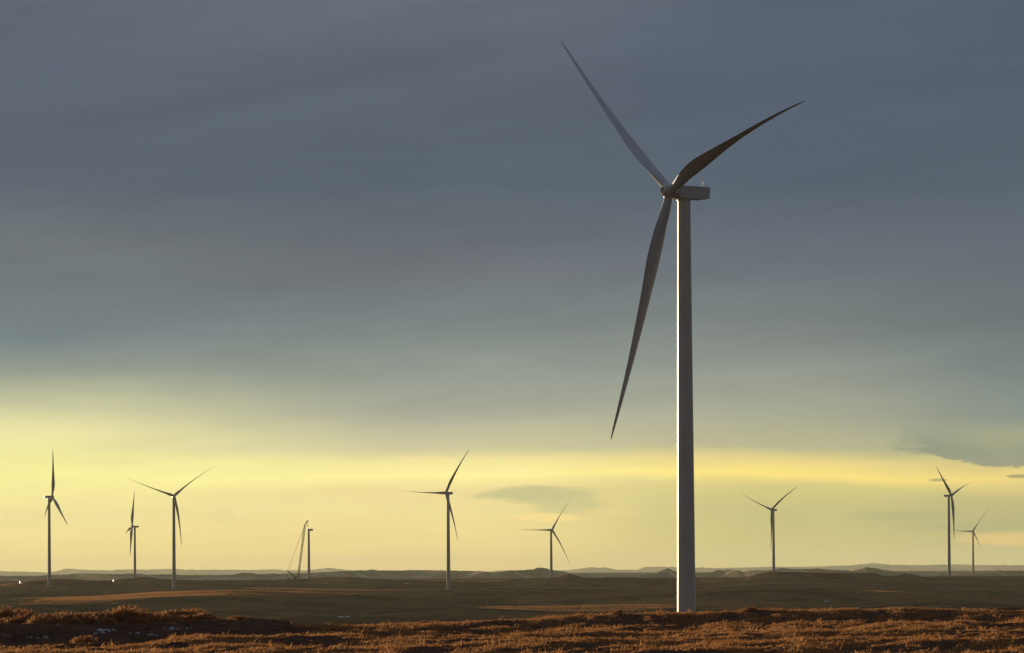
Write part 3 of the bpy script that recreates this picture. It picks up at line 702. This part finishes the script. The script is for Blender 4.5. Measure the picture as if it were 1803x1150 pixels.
for x, hp, kd, dr in [(15, 15, 2, -2.2), (36, 13, 2, -2), (56, 12, 1, -2.4), (92, 13, 2, -2.1), (127, 13, 1, -2.5), (160, 13, 2, -2), (192, 15, 1, -2.3), (205, 17, 2, -2.6),
                      (236, 15, 2, -2), (262, 13, 1, -2.4), (295, 14, 2, -2.2), (325, 15, 1, -2.4), (354, 13, 2, -2), (376, 9, 2, -1), (142, 12, 2, 1.2), (174, 14, 0, 1.4), (248, 14, 1, 1.2), (279, 14, 2, 1.3), (309, 14, 1, 1.2)]:
    bush(x, crest_r(x) + dr, hp, kd)
bush(153, 128.5, 17, 2, 'small sunlit tawny bush alone in the dark hollow below the bank', 1.0, None)
for x, hp, kd, lab in [(1085, 7, 1, 'low dark shrub making a bump on the crest left of the big tower'), (1018, 5, 2, 'tiny shrub on the crest, far left of the big tower foot'),
                       (1203, 4, 2, 'tiny dark shrub against the big tower foot'), (1322, 6, 1, 'low shrub on the crest right of the big tower'),
                       (1372, 5, 1, 'low flat shrub on the crest below the mesa turbine'), (745, 7, 1, 'low shrub on the crest near the middle turbine'),
                       (420, 8, 1, 'low shrub where the bushy bank tapers off')]:
    bush(x, crest_r(x) - .3, hp, kd, lab, 1.5, 'low shrubs along the crest')
for x, y, hp, kd, lab in [(884, 1101, 7, 2, 'small tawny shrub on the grass below the middle of the crest'), (1290, 1112, 8, 1, 'small shrub on the sunlit grass right of the big tower'),
                       (693, 1126, 9, 2, 'small shrub standing alone on the grass left of centre'), (1490, 1106, 8, 2, 'small shrub on the grass toward the right'),
                       (1712, 1120, 9, 1, 'small shrub near the lower right corner')]:
    p_, r_x = hit(x, y); bush(x, r_x, hp, kd, lab, 1.3, 'scattered small shrubs on the near grass')
# a stake on the crest beside the big tower
p = at(1225.5, 1079, crest_r(1225.5)); p.z = ter(p.x, p.y)
q = MB(); q.lathe([(-.1, .02), (.13, .018), (.15, .008)], (0, 0, 0), (.04, 0, 1), 6)
tag(q.build('wooden_stake', m_stem, loc=p), 'short dark stake on the crest at the right foot of the big tower', 'stake')

# ------------------------------------------------------------------ snow
def snow():
    m, g, b = mat('old_snow', (0.5, 0.5, 0.52), 0.6)
    co = []; fs = []
    spots = [(176, 1110, .5, .16), (196, 1111, .3, .1), (186, 1113.5, .35, .1), (238, 1116, .3, .1), (268, 1118, .32, .08), (308, 1107, .35, .06), (328, 1106.5, .2, .06), (74, 1123, .22, .08), (56, 1124, .12, .06),
             (105, 1099, .08, .08), (92, 1097, .1, .05), (296, 1108, .16, .05), (14, 1121, .12, .05), (170, 1117, .2, .05),
             (716, 1028, 9, 30), (600, 1087, 5, 20), (612, 1087, 3, 16), (1455, 1059, 5, 30)]
    r_ = random.Random(5)
    spots = [(x + r_.uniform(-9, 9), y + r_.uniform(-1.5, 1.5), a * r_.uniform(.25, .65), bq * r_.uniform(.4, 1)) for (x, y, a, bq) in spots if y > 1090 for _ in range(4)] + [q for q in spots if q[1] < 1090]
    for (x, y, a, bq) in spots:
        p, r = hit(x, y); k = len(co); a *= .36; bq *= .12 if r < 300 else .2; n = 22; lift = .03 if r < 300 else .5
        ring = [1 + .35 * r_.uniform(-1, 1) for _ in range(n)]
        co.append((p.x, p.y, p.z + lift))
        for f_ in (.5, 1.0):
            for i in range(n):
                an = 2 * math.pi * i / n; q = ring[i] * f_
                px = p.x + math.cos(an) * a * q; py = p.y + math.sin(an) * (bq * 3 if r < 300 else bq) * q
                co.append((px, py, ter(px, py) + (lift if f_ < 1 else -.01)))
        for i in range(n):
            i2 = (i + 1) % n; fs += [(k, k + 1 + i, k + 1 + i2), (k + 1 + i, k + 1 + n + i, k + 1 + n + i2), (k + 1 + i, k + 1 + n + i2, k + 1 + i2)]
    me = np_mesh('snow', co, fs); me.materials.append(m); o = bpy.data.objects.new('snow', me); C.objects.link(o)
    tag(o, 'thin leftover patches of snow on the ground', 'snow', kind='stuff')
snow()

# ------------------------------------------------------------------ haze
m = bpy.data.materials.new('haze'); m.use_nodes = True; g = NG(m.node_tree); g.n.clear()
o = g.node('ShaderNodeOutputMaterial'); v = g.node('ShaderNodeVolumePrincipled')
v.inputs['Color'].default_value = (0.92, 0.94, 0.68, 1); v.inputs['Density'].default_value = 1.1e-5; v.inputs['Anisotropy'].default_value = 0.25
g.l.new(v.outputs[0], o.inputs['Volume'])
me = bpy.data.meshes.new('haze'); q = MB(); q.box((0, 0, (-302 + 175) / 2), 182000, 182000, 175 + 302)
hz_ = q.build('haze', m); hz_['kind'] = 'stuff'; hz_['label'] = 'thin pale evening haze over the plain'
